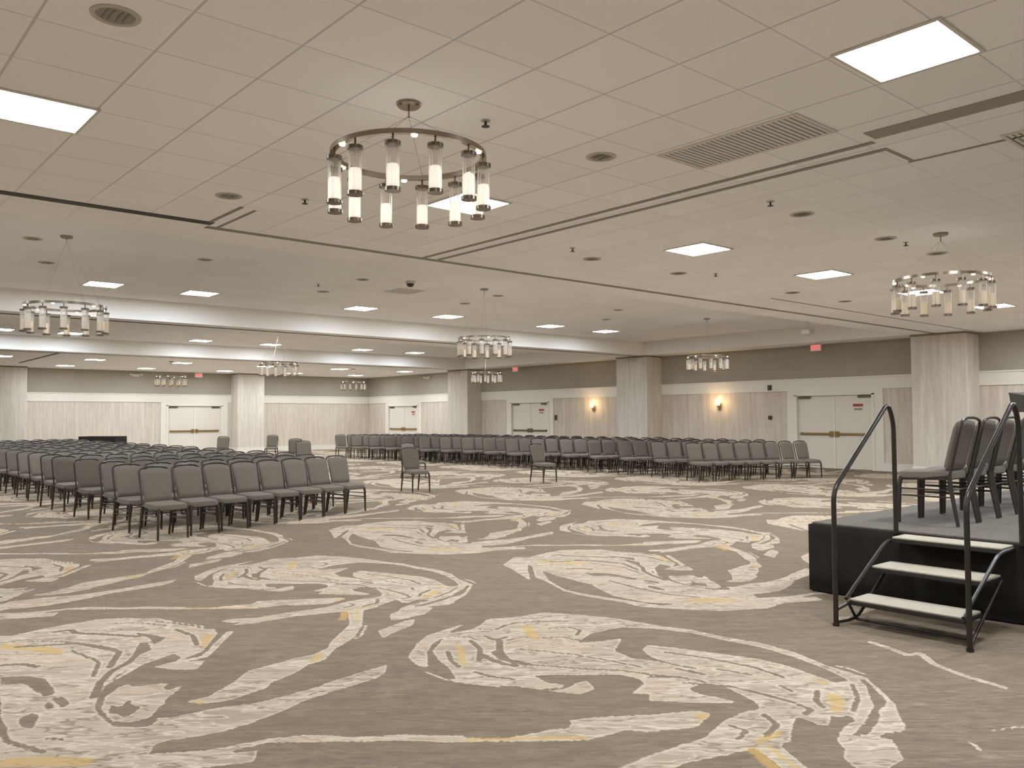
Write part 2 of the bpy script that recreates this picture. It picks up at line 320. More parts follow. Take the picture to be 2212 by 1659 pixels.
SHAPES = [
('c',0,[(5.76,6.81),(6.17,7.1),(6.32,6.96),(6.08,6.77),(5.77,6.43),(5.41,5.99),(5.55,6.29),(5.7,6.62)]),
('c',0,[(6.11,6.75),(6.42,6.94),(6.85,7.07),(7.27,6.84),(7.39,6.35),(7.47,6.19),(7.27,5.69),(7.07,5.55),(7.06,5.75),(6.8,5.62),(6.49,5.32),(6.38,5.1),(6.28,4.85),(6.29,4.6),(6.55,4.44),(7.17,4.44),(7.88,4.5),(7.76,4.38),(7.21,4.3),(6.77,4.24),(6.26,4.19),(6.15,4.11),(6.47,3.93),(6.74,3.8),(6.67,3.69),(6.33,3.85),(6.04,3.84),(5.71,4.02),(5.51,4.28),(5.34,4.55),(5.35,4.77),(5.29,5.16),(5.3,5.41),(5.51,5.9),(5.55,6.07)]),
('d',0,[(6.13,6.6),(6.05,6.3),(6.22,6.03),(6.21,5.8),(6.18,5.61),(5.96,5.7),(5.65,5.38),(5.48,4.98),(5.49,4.64),(5.63,4.42),(5.49,4.47),(5.42,4.83),(5.35,5.23),(5.35,5.46),(5.54,5.87),(5.77,6.2)]),
('c',0.05,[(5.93,6.05),(6.12,5.98),(6.25,5.88)]),
('d',0.04,[(6.22,6.03),(6.24,5.66),(6.16,5.3),(6.18,5.04),(6.14,4.65)]),
('d',0.05,[(7.2,6.23),(6.8,5.74),(6.47,5.34),(6.36,5.12)]),
('c',0,[(1.18,6.9),(1.31,7),(1.46,7.05),(1.68,7.09),(1.89,7.1),(2.07,6.99),(2.25,6.72),(2.42,6.33),(2.42,6.09),(2.34,5.94),(2.18,5.69),(2.05,5.54),(1.98,5.56),(2,5.77),(1.88,5.73),(1.7,5.61),(1.57,5.5),(1.46,5.33),(1.37,5.13),(1.31,5),(1.28,4.82),(1.28,4.68),(1.33,4.56),(1.43,4.5),(1.49,4.56),(1.55,4.52),(1.82,4.5),(1.99,4.42),(2.15,4.33),(2.43,4.49),(2.6,4.52),(2.91,4.57),(2.8,4.43),(2.51,4.36),(2.27,4.33),(2.08,4.24),(1.81,4.16),(1.68,4.15),(1.47,4.19),(1.33,4.28),(1.36,4.19),(1.33,4.12),(1.15,4.18),(1,4.2),(0.76,4.37),(0.57,4.65),(0.73,5.98),(0.93,6.61)]),
('d',0,[(1.02,5.92),(1.16,5.82),(1.22,5.68),(1.2,5.35),(1.13,5.33),(1.12,5.53),(1.1,5.67),(0.99,5.74)]),
('d',0,[(1.15,5.29),(1.22,5.25),(1.22,5.12),(1.16,5.05),(1.16,5.15)]),
('d',0,[(1.11,5.25),(1.14,5.17),(1.11,5),(1.1,5.13)]),
('d',0,[(0.95,5.03),(1.03,5.09),(1.04,4.99),(0.97,4.81),(0.94,4.91)]),
('d',0.045,[(1.93,6.13),(1.84,5.94),(1.69,5.71),(1.56,5.59),(1.44,5.39),(1.34,5.14)]),
('c',0,[(1.55,5.26),(1.57,5.18),(1.75,5.11),(1.69,5.05),(1.69,4.97),(1.8,5.03),(1.72,4.92),(1.64,4.85),(1.6,4.76),(1.55,4.71),(1.47,4.59),(1.37,4.59),(1.31,4.68),(1.32,4.91),(1.37,5.06),(1.46,5.2)]),
('d',0.03,[(1.48,4.53),(1.42,4.48),(1.31,4.59),(1.29,4.73),(1.31,4.92),(1.38,5.11),(1.5,5.25)]),
('d',0,[(1.38,4.95),(1.4,4.86),(1.48,4.97),(1.47,4.85),(1.49,4.78),(1.44,4.73),(1.38,4.67),(1.36,4.77),(1.33,4.8)]),
('c',0,[(1.78,5.52),(1.93,5.53),(1.97,5.59),(1.98,5.48),(2.08,5.43),(1.97,5.28),(1.87,5.35)]),
('d',0,[(1.91,6.19),(1.93,6.09),(1.92,5.94),(1.81,5.85),(1.76,5.86)]),
('d',0,[(1.95,6.52),(2.04,6.34),(2.09,6.17),(1.96,6.04),(1.99,6.26)]),
('d',0.05,[(1.52,6.9),(1.63,6.89),(1.64,6.75),(1.79,6.57),(1.95,6.34)]),
('d',0.05,[(1.07,6.2),(1.18,6.13),(1.24,6)]),
('d',0.03,[(1,4.64),(1.06,4.55)]),
('d',0.03,[(2.18,6.78),(2.33,6.45),(2.42,6.21)]),
('c',0.05,[(2,5.52),(2.11,5.52),(2.28,5.75),(2.49,6.03)]),
('d',0.034,[(2.02,5.56),(2.16,5.64),(2.35,5.94)]),
('y',0,[(1.17,6.79),(1.29,6.68),(1.47,6.36),(1.42,6.18),(1.25,6.48),(1.14,6.62)]),
('y',0,[(0.78,4.51),(0.91,4.42),(1.15,4.19),(1.04,4.16),(0.76,4.39)]),
('y',0,[(2.33,6.09),(2.37,6.01),(2.19,5.71),(2.19,5.83)]),
('c',0,[(3.51,6.12),(3.61,6.03),(3.3,5.54),(3.08,5.28),(2.85,5.12),(2.66,4.93),(2.53,4.9),(2.41,4.81),(2.19,4.71),(2.15,4.65),(1.9,4.58),(1.78,4.61),(1.69,4.72),(1.83,4.72),(2.02,4.86),(2.2,5.03),(2.32,5.05),(2.55,5.09),(2.67,5.09),(2.81,5.16),(2.9,5.28),(3.05,5.44),(3.25,5.63)]),
('y',0,[(2.66,5.07),(2.75,5.09),(2.64,4.94),(2.54,4.92)]),
('y',0,[(3.53,6.05),(3.56,6.02),(3.35,5.68),(3.29,5.63)]),
('y',0,[(1.69,4.72),(1.79,4.68),(1.76,4.6)]),
('c',0.02,[(3.34,5.54),(3.15,5.3),(3.07,5.24)]),
('c',0,[(3.87,6.15),(3.65,6.05),(3.48,6.04),(3.21,6.12),(2.95,6.2),(2.76,6.21),(2.61,6.3),(2.56,6.4),(2.66,6.41),(2.81,6.32),(3.05,6.32),(3.4,6.28),(3.65,6.35),(3.81,6.33),(4.08,6.28)]),
('c',0,[(3.77,5.72),(4.01,5.73),(4.06,5.68),(3.86,5.53),(3.58,5.52)]),
('c',0,[(3.31,5.33),(3.65,5.46),(3.72,5.45),(3.6,5.31),(3.39,5.22),(3.23,5.14)]),
('c',0,[(3.3,4.63),(3.65,4.93),(3.83,4.9),(3.97,4.96),(4.13,5.07),(4.38,4.96),(4.6,4.95),(4.76,4.7),(4.88,4.43),(4.95,4.07),(5.03,3.82),(5.04,3.54),(5.09,3.3),(5.06,3.01),(4.94,2.73),(4.91,2.57),(4.88,2.44),(4.72,2.27),(4.54,2.11),(4.34,1.99),(4.28,1.93),(4.18,1.92),(4.14,1.95),(4.09,1.88),(4.13,1.96),(3.94,1.95),(3.76,1.98),(3.84,2.07),(3.97,2.12),(4.18,2.15),(4.21,2.2),(4.16,2.21),(4.13,2.26),(3.99,2.19),(3.97,2.25),(3.99,2.34),(3.98,2.37),(3.81,2.29),(3.68,2.22),(3.57,2.22),(3.5,2.31),(3.4,2.34),(3.26,2.35),(3.07,2.39),(2.96,2.39),(2.74,2.4),(2.57,2.44),(2.7,2.5),(3,2.53),(3.2,2.49),(3.4,2.51),(3.61,2.57),(3.84,2.59),(3.93,2.56),(3.99,2.66),(3.91,2.72),(3.77,2.85),(3.61,3.04),(3.7,3.1),(3.63,3.18),(3.82,3.24),(3.86,3.32),(3.85,3.45),(3.68,3.59),(3.53,3.73),(3.44,3.79),(3.41,3.63),(3.47,3.52),(3.61,3.51),(3.54,3.37),(3.4,3.36),(3.32,3.51),(3.23,3.71),(3.14,3.82),(3.04,4.02),(3.16,4.26),(3.2,4.42)]),
('d',0,[(4.16,4.13),(4.41,4.24),(4.71,4.22),(4.87,4.01),(4.96,3.77),(4.97,3.49),(5,3.24),(4.96,2.96),(4.87,2.7),(4.76,2.48),(4.66,2.51),(4.69,2.64),(4.75,2.87),(4.75,3.08),(4.66,3.33),(4.55,3.62),(4.48,3.77),(4.36,3.72),(4.22,3.48),(4.16,3.63),(4.2,3.82),(4.43,3.97),(4.29,4.06)]),
('c',0,[(4.19,3.99),(4.36,4.04),(4.49,3.99),(4.33,3.94),(4.16,3.86)]),
('d',0.06,[(3.59,4.33),(3.53,4.17),(3.57,3.99)]),
('d',0.05,[(3.49,4.34),(3.46,4.2),(3.46,4.09),(3.5,4)]),
('d',0.034,[(3.56,3.98),(3.65,3.86),(3.77,3.67),(3.91,3.51),(4,3.3),(4.08,3.15)]),
('d',0.034,[(4.09,4.83),(4.21,4.84),(4.37,4.75),(4.55,4.61)]),
('d',0.03,[(4.28,4.56),(4.42,4.48),(4.43,4.36),(4.29,4.27)]),
('d',0.03,[(3.89,4.89),(3.97,4.78),(4.08,4.82)]),
('d',0.04,[(3.8,4.7),(3.79,4.57),(3.9,4.57)]),
('d',0.05,[(3.8,4.53),(3.63,4.33),(3.54,4.16)]),
('d',0.034,[(3.22,4.08),(3.24,3.94),(3.31,3.81)]),
('d',0,[(3.43,3.79),(3.52,3.69),(3.46,3.5),(3.45,3.6)]),
('d',0.034,[(3.32,3.55),(3.4,3.5),(3.5,3.52)]),
('d',0,[(3.93,3.02),(4.1,3.01),(4.1,2.85),(4.04,2.66),(3.96,2.56),(3.91,2.6),(3.95,2.74),(3.91,2.91)]),
('d',0.04,[(4.19,3.3),(4.21,3.22),(4.22,3.12)]),
('d',0.03,[(4.36,3.15),(4.4,3.05),(4.42,2.91)]),
('d',0.03,[(4.38,2.71),(4.33,2.59)]),
('d',0.034,[(4.26,3.58),(4.24,3.46),(4.25,3.35),(4.28,3.23)]),
('d',0.034,[(3.93,3.31),(4.06,3.2),(4.11,3.04)]),
('d',0.03,[(4.71,2.44),(4.5,2.3),(4.27,2.21)]),
('d',0.035,[(4.82,2.43),(4.65,2.27),(4.55,2.18),(4.45,2.15)]),
('d',0.04,[(4.03,2.03),(4.2,2.07),(4.33,2.11)]),
('d',0.03,[(3.84,4.5),(3.98,4.5),(4.08,4.37),(4.19,4.31),(4.22,4.16)]),
('d',0.03,[(3.75,4.3),(3.83,4.16),(3.94,3.94),(4.01,3.7),(4.06,3.45)]),
('d',0.04,[(3.65,4.67),(3.57,4.46),(3.39,4.25)]),
('d',0.035,[(3.37,4.56),(3.26,4.37),(3.21,4.22)]),
('d',0.03,[(3.62,4.82),(3.7,4.75),(3.7,4.62)]),
('d',0.034,[(4.43,3.58),(4.52,3.32),(4.57,3),(4.53,2.78)]),
('d',0.034,[(4,3.1),(4.15,2.88),(4.17,2.67),(4.17,2.49)]),
('d',0.035,[(3.89,2.5),(3.81,2.37),(3.64,2.33)]),
('d',0.03,[(3.63,2.53),(3.63,2.43),(3.49,2.39)]),
('d',0.034,[(4.16,2.45),(4.14,2.37),(4.05,2.36)]),
('d',0.035,[(4.67,2.31),(4.44,2.16),(4.17,2.08),(3.97,2.04)]),
('d',0.034,[(4.45,2.51),(4.29,2.43),(4.22,2.35)]),
('d',0.03,[(1.33,6.73),(1.49,6.59),(1.65,6.32),(1.73,6.09)]),
('d',0.03,[(1.49,6.29),(1.56,5.86),(1.44,5.54)]),
('d',0.04,[(2.22,6.37),(2.25,6.11),(2.18,5.84)]),
('d',0.03,[(1.88,6.91),(2.09,6.77),(2.22,6.5)]),
('d',0.045,[(6.26,6.62),(6.6,6.44),(6.76,6.02),(6.6,5.68)]),
('d',0.04,[(5.96,5.49),(5.89,5.06),(5.88,4.71),(5.98,4.45)]),
('d',0.018,[(1.88,4.36),(2.07,4.34),(2.29,4.37),(2.54,4.41)]),
('y',0,[(3.57,4.75),(3.49,4.53),(3.26,4.2),(3.25,4.28)]),
('y',0,[(4.19,4.77),(4.24,4.67),(3.98,4.29),(4.01,4.48)]),
('y',0,[(4.45,2.47),(4.49,2.39),(4.31,2.27),(4.14,2.24),(4.28,2.35)]),
('y',0,[(4.65,2.68),(4.64,2.53),(4.55,2.53)]),
('y',0,[(3.53,2.34),(3.8,2.32),(3.71,2.28),(3.53,2.29)]),
('y',0,[(3.44,2.33),(3.49,2.28),(3.36,2.08),(3.3,2),(3.24,2.05),(3.31,2.12)]),
('c',0,[(3.79,1.99),(3.92,1.97),(3.92,1.91),(3.8,1.89),(3.75,1.76),(3.56,1.77),(3.62,1.88),(3.68,1.96)]),
('c',0,[(3.94,5.08),(3.73,5.04),(3.5,4.98),(3.3,4.83),(3.1,4.62),(3.04,4.44),(3.05,4.33),(3.24,4.61),(3.42,4.79),(3.57,4.87),(3.7,4.97)]),
('c',0.025,[(3,4.28),(3,4.09),(3.06,3.93),(3.15,3.77)]),
('c',0,[(3.08,3.11),(3.21,3.05),(3.48,2.87),(3.67,2.77),(3.7,2.69),(3.49,2.62),(3.25,2.74),(3.2,2.83),(3.04,2.85),(2.95,2.87),(2.76,3.02),(2.49,3.25),(2.52,3.29),(2.66,3.15),(2.83,3.1),(2.91,3.08),(3,3.03)]),
('y',0,[(3.65,2.76),(3.7,2.69),(3.49,2.62)]),
('y',0,[(2.51,3.29),(2.8,3.07),(3,2.91),(2.96,2.87),(2.49,3.25)]),
('c',0,[(1.64,3.94),(1.8,3.91),(1.95,3.84),(2.06,3.74),(2.11,3.66),(2.34,3.51),(2.54,3.31),(2.48,3.24),(2.38,3.35),(2.32,3.42),(2.29,3.45),(2.08,3.62),(1.91,3.76),(1.78,3.87),(1.61,3.88)]),
('c',0,[(1.04,4.14),(1.14,4.15),(1.28,4.12),(1.5,3.98),(1.64,3.94),(1.62,3.87),(1.54,3.8),(1.37,3.92),(1.27,3.93),(1.08,3.94),(0.92,4.02)]),
('c',0.025,[(4.98,2.68),(4.99,2.62),(4.94,2.47)])]
SHAPES_SIDE = [
('c',0.045,[(5.67,2.8),(5.62,2.65),(5.54,2.5),(5.64,2.45),(5.46,2.29),(5.35,2.07),(5.29,1.83)]),
('c',0.02,[(4.53,1.62),(4.64,1.58),(4.78,1.52)]),
('c',0.02,[(4.29,1.65),(4.28,1.62),(4.22,1.57)])]
PX, PY = 5.03, 3.77
def raster(shapes, x0, y0, lx, ly, nx, ny, wrap):
    F = np.zeros((ny, nx), np.float32); Y = np.zeros((ny, nx), np.float32)
    gx, gy = np.meshgrid(x0 + (np.arange(nx)+.5)*lx/nx, y0 + (np.arange(ny)+.5)*ly/ny)
    for k, wd, pts in shapes:
        p = np.array(pts); lo = p.min(0) - wd; hi = p.max(0) + wd; Mk = np.zeros((ny, nx), bool)
        rx = range(int(np.floor((lo[0]-x0)/lx)), int(np.floor((hi[0]-x0)/lx))+1) if wrap else [0]
        ry = range(int(np.floor((lo[1]-y0)/ly)), int(np.floor((hi[1]-y0)/ly))+1) if wrap else [0]
        for ix in rx:
            for iy in ry:
                x = gx + ix*lx; y = gy + iy*ly; m = np.zeros_like(Mk)
                if wd == 0:
                    for i in range(len(p)):
                        x1, y1 = p[i-1]; x2, y2 = p[i]
                        if y1 == y2: continue
                        m ^= ((y1 > y) != (y2 > y)) & (x < (x2-x1)*(y-y1)/(y2-y1)+x1)
                else:
                    for i in range(1, len(p)):
                        a = p[i-1]; d = p[i]-a; t = np.clip(((x-a[0])*d[0]+(y-a[1])*d[1])/(d @ d+1e-9), 0, 1)
                        m |= ((x-a[0]-t*d[0])**2+(y-a[1]-t*d[1])**2) < (wd/2)**2
                Mk |= m
        if k == 'c': F[Mk] = 1
        elif k == 'd': F[Mk] = 0; Y[Mk] = 0
        else: Y[Mk] = 1
    return F, Y
def soften(A):
    for _ in range(2): A = (A*2 + np.roll(A, 1, 0) + np.roll(A, -1, 0) + np.roll(A, 1, 1) + np.roll(A, -1, 1))/6
    return A
def axis_coords(segs):
    out = []
    for a, b, st in segs: out += list(np.arange(a, b-1e-6, st))
    out.append(segs[-1][1]); return np.array(out)
def make_floor():
    xs = axis_coords([(XL, .6, .4), (.6, 9.5, .025), (9.5, 15, .06), (15, XR, .1)])
    ys = axis_coords([(YF, .8, .3), (.8, 12.2, .025), (12.2, 20, .07), (20, YB, .15)])
    nx, ny = len(xs), len(ys); X, Y = np.meshgrid(xs, ys)
    tw, th = 503, 377
    F, Yl = raster(SHAPES, 0, 0, PX, PY, tw, th, True); F = soften(F); Yl = soften(Yl)
    def samp(A, x, y, lx, ly):
        u = np.mod(x, lx)/lx*A.shape[1]-.5; v = np.mod(y, ly)/ly*A.shape[0]-.5
        i = np.floor(u).astype(int); j = np.floor(v).astype(int); fu = u-i; fv = v-j; W, Hh = A.shape[1], A.shape[0]
        return (A[j % Hh, i % W]*(1-fu)+A[j % Hh, (i+1) % W]*fu)*(1-fv)+(A[(j+1) % Hh, i % W]*(1-fu)+A[(j+1) % Hh, (i+1) % W]*fu)*fv
    cr = samp(F, X, Y, PX, PY); ye = samp(Yl, X, Y, PX, PY)
    # beside the stage steps the carpet runs plain with one long thin vein
    F2, Y2 = raster(SHAPES_SIDE, 3.5, -.5, 5., 5., 500, 500, False); F2 = soften(F2)
    ins = (X > 5.25) & (Y < 3.25)
    side = np.where((X > 3.5) & (X < 8.49) & (Y > -.5) & (Y < 4.49), samp(F2, X-3.5, Y+.5, 5., 5.), 0)
    cr = np.where(ins, 0, cr); ye = np.where(ins, 0, ye); cr = np.maximum(cr, side)
    me = bpy.data.meshes.new('floor'); co = np.stack([X, Y, np.zeros_like(X)], -1).reshape(-1, 3).astype(np.float32)
    a = (np.arange(ny-1)[:, None]*nx + np.arange(nx-1)[None, :]).reshape(-1)
    q = np.stack([a, a+1, a+nx+1, a+nx], -1).astype(np.int32)
    me.vertices.add(len(co)); me.vertices.foreach_set('co', co.reshape(-1)); nf = len(q)
    me.loops.add(nf*4); me.loops.foreach_set('vertex_index', q.reshape(-1))
    me.polygons.add(nf); me.polygons.foreach_set('loop_start', np.arange(0, nf*4, 4, dtype=np.int32))
    try: me.polygons.foreach_set('loop_total', np.full(nf, 4, np.int32))
    except Exception: pass
    me.update(calc_edges=True)
    for nm, d in (('cream', cr), ('yellow', ye)):
        at = me.attributes.new(nm, 'FLOAT', 'POINT'); at.data.foreach_set('value', d.reshape(-1).astype(np.float32))
    me.materials.append(M['carpet']); o = bpy.data.objects.new('floor', me); COL.objects.link(o)
    struct(o, 'taupe hall carpet with big cream and gold marbled swirls', 'floor')
make_floor()

CX0, CX1 = -3.6, 22.4                          # coffers in x
Z2, Z3 = (9.95, 18.85), (20.3, 29.0)           # coffers in y
c = MB()
def hq(x0, x1, y0, y1, z, mi=0): c.add([(x0, y0, z), (x0, y1, z), (x1, y1, z), (x1, y0, z)], [(0, 1, 2, 3)], mi)
hq(XL, XR, YF, Z2[0], H); hq(XL, XR, Z2[1], Z3[0], H); hq(XL, XR, Z3[1], YB, H)
for z in (Z2, Z3):
    hq(XL, CX0, *z, H); hq(CX1, XR, *z, H); hq(CX0, CX1, *z, HC)
    x0, x1, y0, y1 = CX0, CX1, *z
    c.add([(x0, y0, H), (x1, y0, H), (x1, y1, H), (x0, y1, H), (x0, y0, HC), (x1, y0, HC), (x1, y1, HC), (x0, y1, HC)],
          [(0, 4, 5, 1), (1, 5, 6, 2), (2, 6, 7, 3), (3, 7, 4, 0)], 1)
struct(c.build('ceiling', [M['ceiling'], M['soffit_paint']]), 'off-white suspended tile ceiling with raised bays between beams', 'ceiling')

def wall(name, axis, const, u0, u1, doors, flip, label):
    m = MB(); cuts = [u0]
    for a, b in doors: cuts += [a, b]
    cuts.append(u1)
    def q(a, b, z0, z1, mi):
        P = [(const, a, z0), (const, b, z0), (const, b, z1), (const, a, z1)] if axis == 'x' else [(a, const, z0), (b, const, z0), (b, const, z1), (a, const, z1)]
        m.add(P, [(0, 1, 2, 3) if flip else (3, 2, 1, 0)], mi)
    for i in range(0, len(cuts), 2):
        q(cuts[i], cuts[i+1], 0, ZW, 1)
    for a, b in doors: q(a, b, DTOP, ZW, 1)
    q(u0, u1, ZW, H, 0)
    return struct(m.build(name, [M['taupe_paint'], M['wallpaper']]), label, 'wall')
wall('wall_right', 'x', XR, YF, YB, DOORS_R, False, 'long side wall, taupe above a white band, streaky wallpaper below')
wall('wall_back', 'y', YB, XL, XR, DOORS_B, True, 'far end wall, taupe above a white band, streaky wallpaper below')
wall('wall_left', 'x', XL, YF, YB, [], True, 'side wall on the left, out of view')
wall('wall_front', 'y', YF, XL, XR, [], False, 'end wall behind the viewer')

# white band, baseboards and door casings
COLS_R = [(8.48, 9.87), (18.92, 20.32), (29.05, 30.49)]
COLS_B = [(5.9, 7.25), (15.9, 17.2)]
CD = .82
def spans(u0, u1, cuts):
    out = []; p = u0
    for a, b in sorted(cuts):
        if a > p: out.append((p, a))
        p = max(p, b)
    if p < u1: out.append((p, u1))
    return out
m = MB()
for a, b in spans(YF, YB, COLS_R): m.box(XR-.035, XR, a, b, ZW, ZR); m.box(XR-.06, XR, a, b, ZR-.03, ZR+.01)
struct(m.build('trim_1', M['white_paint']), 'broad white moulded band along the side wall', 'trim')
m = MB()
for a, b in spans(XL, XR-.06, COLS_B): m.box(a, b, YB-.035, YB, ZW, ZR); m.box(a, b, YB-.06, YB, ZR-.03, ZR+.01)
struct(m.build('trim_2', M['white_paint']), 'broad white moulded band along the far end wall', 'trim')
m = MB()
for a, b in spans(YF, YB, COLS_R + [(d[0]-.3, d[1]+.3) for d in DOORS_R]): m.box(XR-.03, XR, a, b, 0, .22)
struct(m.build('baseboard_right', M['white_paint']), 'tall white baseboard along the side wall', 'baseboard')
m = MB()
for a, b in spans(XL, XR-.03, COLS_B + [(d[0]-.3, d[1]+.3) for d in DOORS_B]): m.box(a, b, YB-.03, YB, 0, .22)
struct(m.build('baseboard_back', M['white_paint']), 'tall white baseboard along the far end wall', 'baseboard')

def make_door(n, axis, a, b, bar, sign, label):
    """double door in the plane of the wall; u runs along the wall, d is depth into the wall"""
    def bx(mb, u0, u1, d0, d1, z0, z1, mi=0, bev=0):
        x = (XR+d0, XR+d1, u0, u1) if axis == 'x' else (u0, u1, YB+d0, YB+d1)
        (mb.bbox(*x, z0, z1, bev, mi) if bev else mb.box(*x, z0, z1, mi))
    e = struct(empty('door_%d' % n, (0, 0, 0)), label, 'door')
    f = MB()
    for s0, s1 in ((a-.3, a), (b, b+.3)): bx(f, s0, s1, -.03, .0, 0, ZW)
    bx(f, a, b, -.03, 0, DTOP, ZW)
    for s0, s1 in ((a-.05, a+.03), (b-.03, b+.05)): bx(f, s0, s1, -.05, .09, 0, DTOP)
    bx(f, a-.05, b+.05, -.05, .09, DTOP-.03, DTOP+.05)
    f.build('door_frame', M['white_paint'], e)
    mid = (a+b)/2
    for i, (u0, u1) in enumerate(((a+.03, mid-.004), (mid+.004, b-.03))):
        lf = MB(); bx(lf, u0, u1, .04, .09, .01, DTOP-.03, 0, .004)
        L = lf.build('door_leaf', M['door_paint'], e)
        pb = MB(); w_ = u1-u0
        bx(pb, u0+.08, u1-.08, -.03, .0, 1.0, 1.06, 0, .01)
        bx(pb, u0+.1, u0+.16, 0, .04, .99, 1.07); bx(pb, u1-.16, u1-.1, 0, .04, .99, 1.07)
        ce = (u1-.14, u1-.02) if i == 0 else (u0+.02, u0+.14)
        bx(pb, *ce, -.02, .04, .95, 1.11, 0, .01)
        pb.build('push_bar', M[bar], L)
        cl = MB(); cu = (u0+.05, u0+.42) if i == 0 else (u1-.42, u1-.05)
        bx(cl, *cu, -.02, .04, DTOP-.11, DTOP-.05, 0, .006); bx(cl, cu[0]+.1, cu[1], -.045, -.02, DTOP-.06, DTOP-.045)
        cl.build('door_closer', M['bronze'], L)
    ast = MB(); bx(ast, mid-.03, mid+.03, .02, .04, .01, DTOP-.04); ast.build('meeting_strip', M['white_paint'], e)
    if sign:
        s = MB(); su = (a+.3, a+.62) if axis == 'x' else (mid+.4, mid+.72)
        bx(s, su[0], su[1], .034, .04, 1.70, 1.93, 0); S_ = s.build('door_sign', M['door_paint'], e)
        t = MB(); bx(t, su[0]+.01, su[1]-.01, .030, .034, 1.83, 1.91)
        t.build('sign_text', M['sign_red'], S_)
        t = MB(); u = su[0]+.04
        while u < su[1]-.06: bx(t, u, u+.035, .030, .034, 1.73, 1.78); u += .05
        t.build('sign_text', M['sign_grey'], S_)
    return e
make_door(1, 'x', *DOORS_R[0], 'brass', True, 'nearest white double door with brass push bars on the side wall')
make_door(2, 'x', *DOORS_R[1], 'bronze', True, 'white double door with dark push bars between two columns of the side wall')
make_door(3, 'x', *DOORS_R[2], 'brass', True, 'farthest white double door of the side wall, next to the room corner')
make_door(4, 'y', *DOORS_B[0], 'brass', False, 'white double door in the far end wall')

# columns
def column(kind, a, b, label):
    x = (XR-CD, XR, a, b) if kind == 'r' else (a, b, YB-CD, YB)
    m = MB(); m.bbox(*x, 0, H, .006); o = m.build('column', M['column_paper'])
    tag(o, label, 'column')
    m = MB(); d = .02
    if kind == 'r': m.box(x[0]-d, x[1], a-d, b+d, 0, .22)
    else: m.box(a-d, b+d, x[2]-d, x[3], 0, .22)
    m.build('baseboard', M['white_paint'], o)
    m = MB()
    if kind == 'r': m.box(x[0]-.012, x[1], a-.012, b+.012, H-.05, H-.004)
    else: m.box(a-.012, b+.012, x[2]-.012, x[3], H-.05, H-.004)
    m.build('cap', M['track'], o)
    return o
column('r', *COLS_R[0], 'pale wallpapered column behind the stage chairs, nearest on the side wall')
column('r', *COLS_R[1], 'wallpapered column between the two wall sconces')
column('r', *COLS_R[2], 'wallpapered column on the side wall, closest to the room corner')
column('b', *COLS_B[0], 'wallpapered column of the far end wall at the left picture edge')
column('b', *COLS_B[1], 'wallpapered column of the far end wall right of its double door')

# partition tracks in the ceiling
def track(n, x0, x1, y0, y1, z, mt='track', label='slim metal partition track set in the ceiling'):
    m = MB(); m.box(x0, x1, y0, y1, z-.006, z+.02); struct(m.build('trim_%d' % n, M[mt]), label, 'trim')
track(3, 3.5, XR-CD, 9.2, 9.3, H); track(4, XL, 3.5, 8.98, 9.12, H, 'track_dark')
track(5, 6.38, 6.44, 3.05, 9.2, H); track(6, 6.62, 6.68, 3.05, 9.2, H)
track(7, 3.43, 3.47, 8.15, 8.98, H); track(8, 3.6, 3.63, 8.2, 9.2, H)
track(9, 6.14, 6.34, -5, 3.0, H, 'vent_back'); track(10, 7.13, 7.16, -5, 3.1, H); track(11, 6.68, 7.13, 3.05, 3.08, H)
track(12, CX0, XR-CD, 19.3, 19.42, H, 'track_dark'); track(13, CX0, XR-CD, 29.55, 29.67, H, 'track_dark')
track(14, XL, 5.9, 35.6, 35.75, H, 'track_dark'); track(15, 6.5, 6.62, 29.7, 35.6, H, 'track_dark')
track(16, 13.5, XR-.1, 8.35, 8.38, H)

# ------------------------------------------------------------------ ceiling fittings
def ceiling_light():
    e = empty('ceiling_light', (0, 0, 0))
    f = MB(); a, b = .29, .318
    for q in ((-b, b, -b, -a), (-b, b, a, b), (-b, -a, -a, a), (a, b, -a, a)): f.bbox(*q, -.012, .0, .004)
    f.build('light_frame', M['white_plastic'], e)
    d = MB(); d.add([(-a, -a, -.006), (-a, a, -.006), (a, a, -.006), (a, -a, -.006)], [(0, 1, 2, 3)]); d.build('diffuser', M['panel_glow'], e)
    return tag(e, 'x', 'ceiling light', 'square ceiling light panels')
ORD = ['first', 'second', 'third', 'fourth', 'fifth', 'sixth', 'seventh', 'eighth', 'ninth', 'tenth', 'eleventh', 'twelfth', 'thirteenth', 'fourteenth', 'fifteenth', 'sixteenth', 'seventeenth', 'eighteenth']
LIGHTS = []
def row(xs, y, z, where): 
    for i, x in enumerate(xs): LIGHTS.append((x, y, z, 'square white ceiling light, %s from the left in %s' % (ORD[i], where)))
LIGHTS += [(1.29, 6.5, H, 'large bright ceiling light panel cut by the left picture edge'), (5.13, 6.58, H, 'square ceiling light seen behind the nearest chandelier'),
           (4.97, 2.15, H, 'largest square ceiling light, top right above the stage'), (8.8, 6.5, H, 'square ceiling light right of centre, just beyond the double ceiling track'),
           (11.85, 6.45, H, 'square ceiling light between the steps handrail and the right chandelier'), (14.9, 6.3, H, 'square ceiling light seen through the right chandelier'),
           (17.9, 6.2, H, 'square ceiling light close to the right picture edge, above the near column')]
row([4.55, 6.4, 10.2, 12.75, 16.35, 18.65], 17.2, HC, 'the first raised bay')
row([4.6, 6.4, 10.3, 12.75, 16.4, 18.8], 27.55, HC, 'the second raised bay')
row([5.4, 8.29, 11.35, 14.7, 18.05, 21.4], 32.2, H, 'the nearer row of the far bay')
row([8.29, 11.35, 14.7, 18.05, 21.3], 36.4, H, 'the row by the end wall')
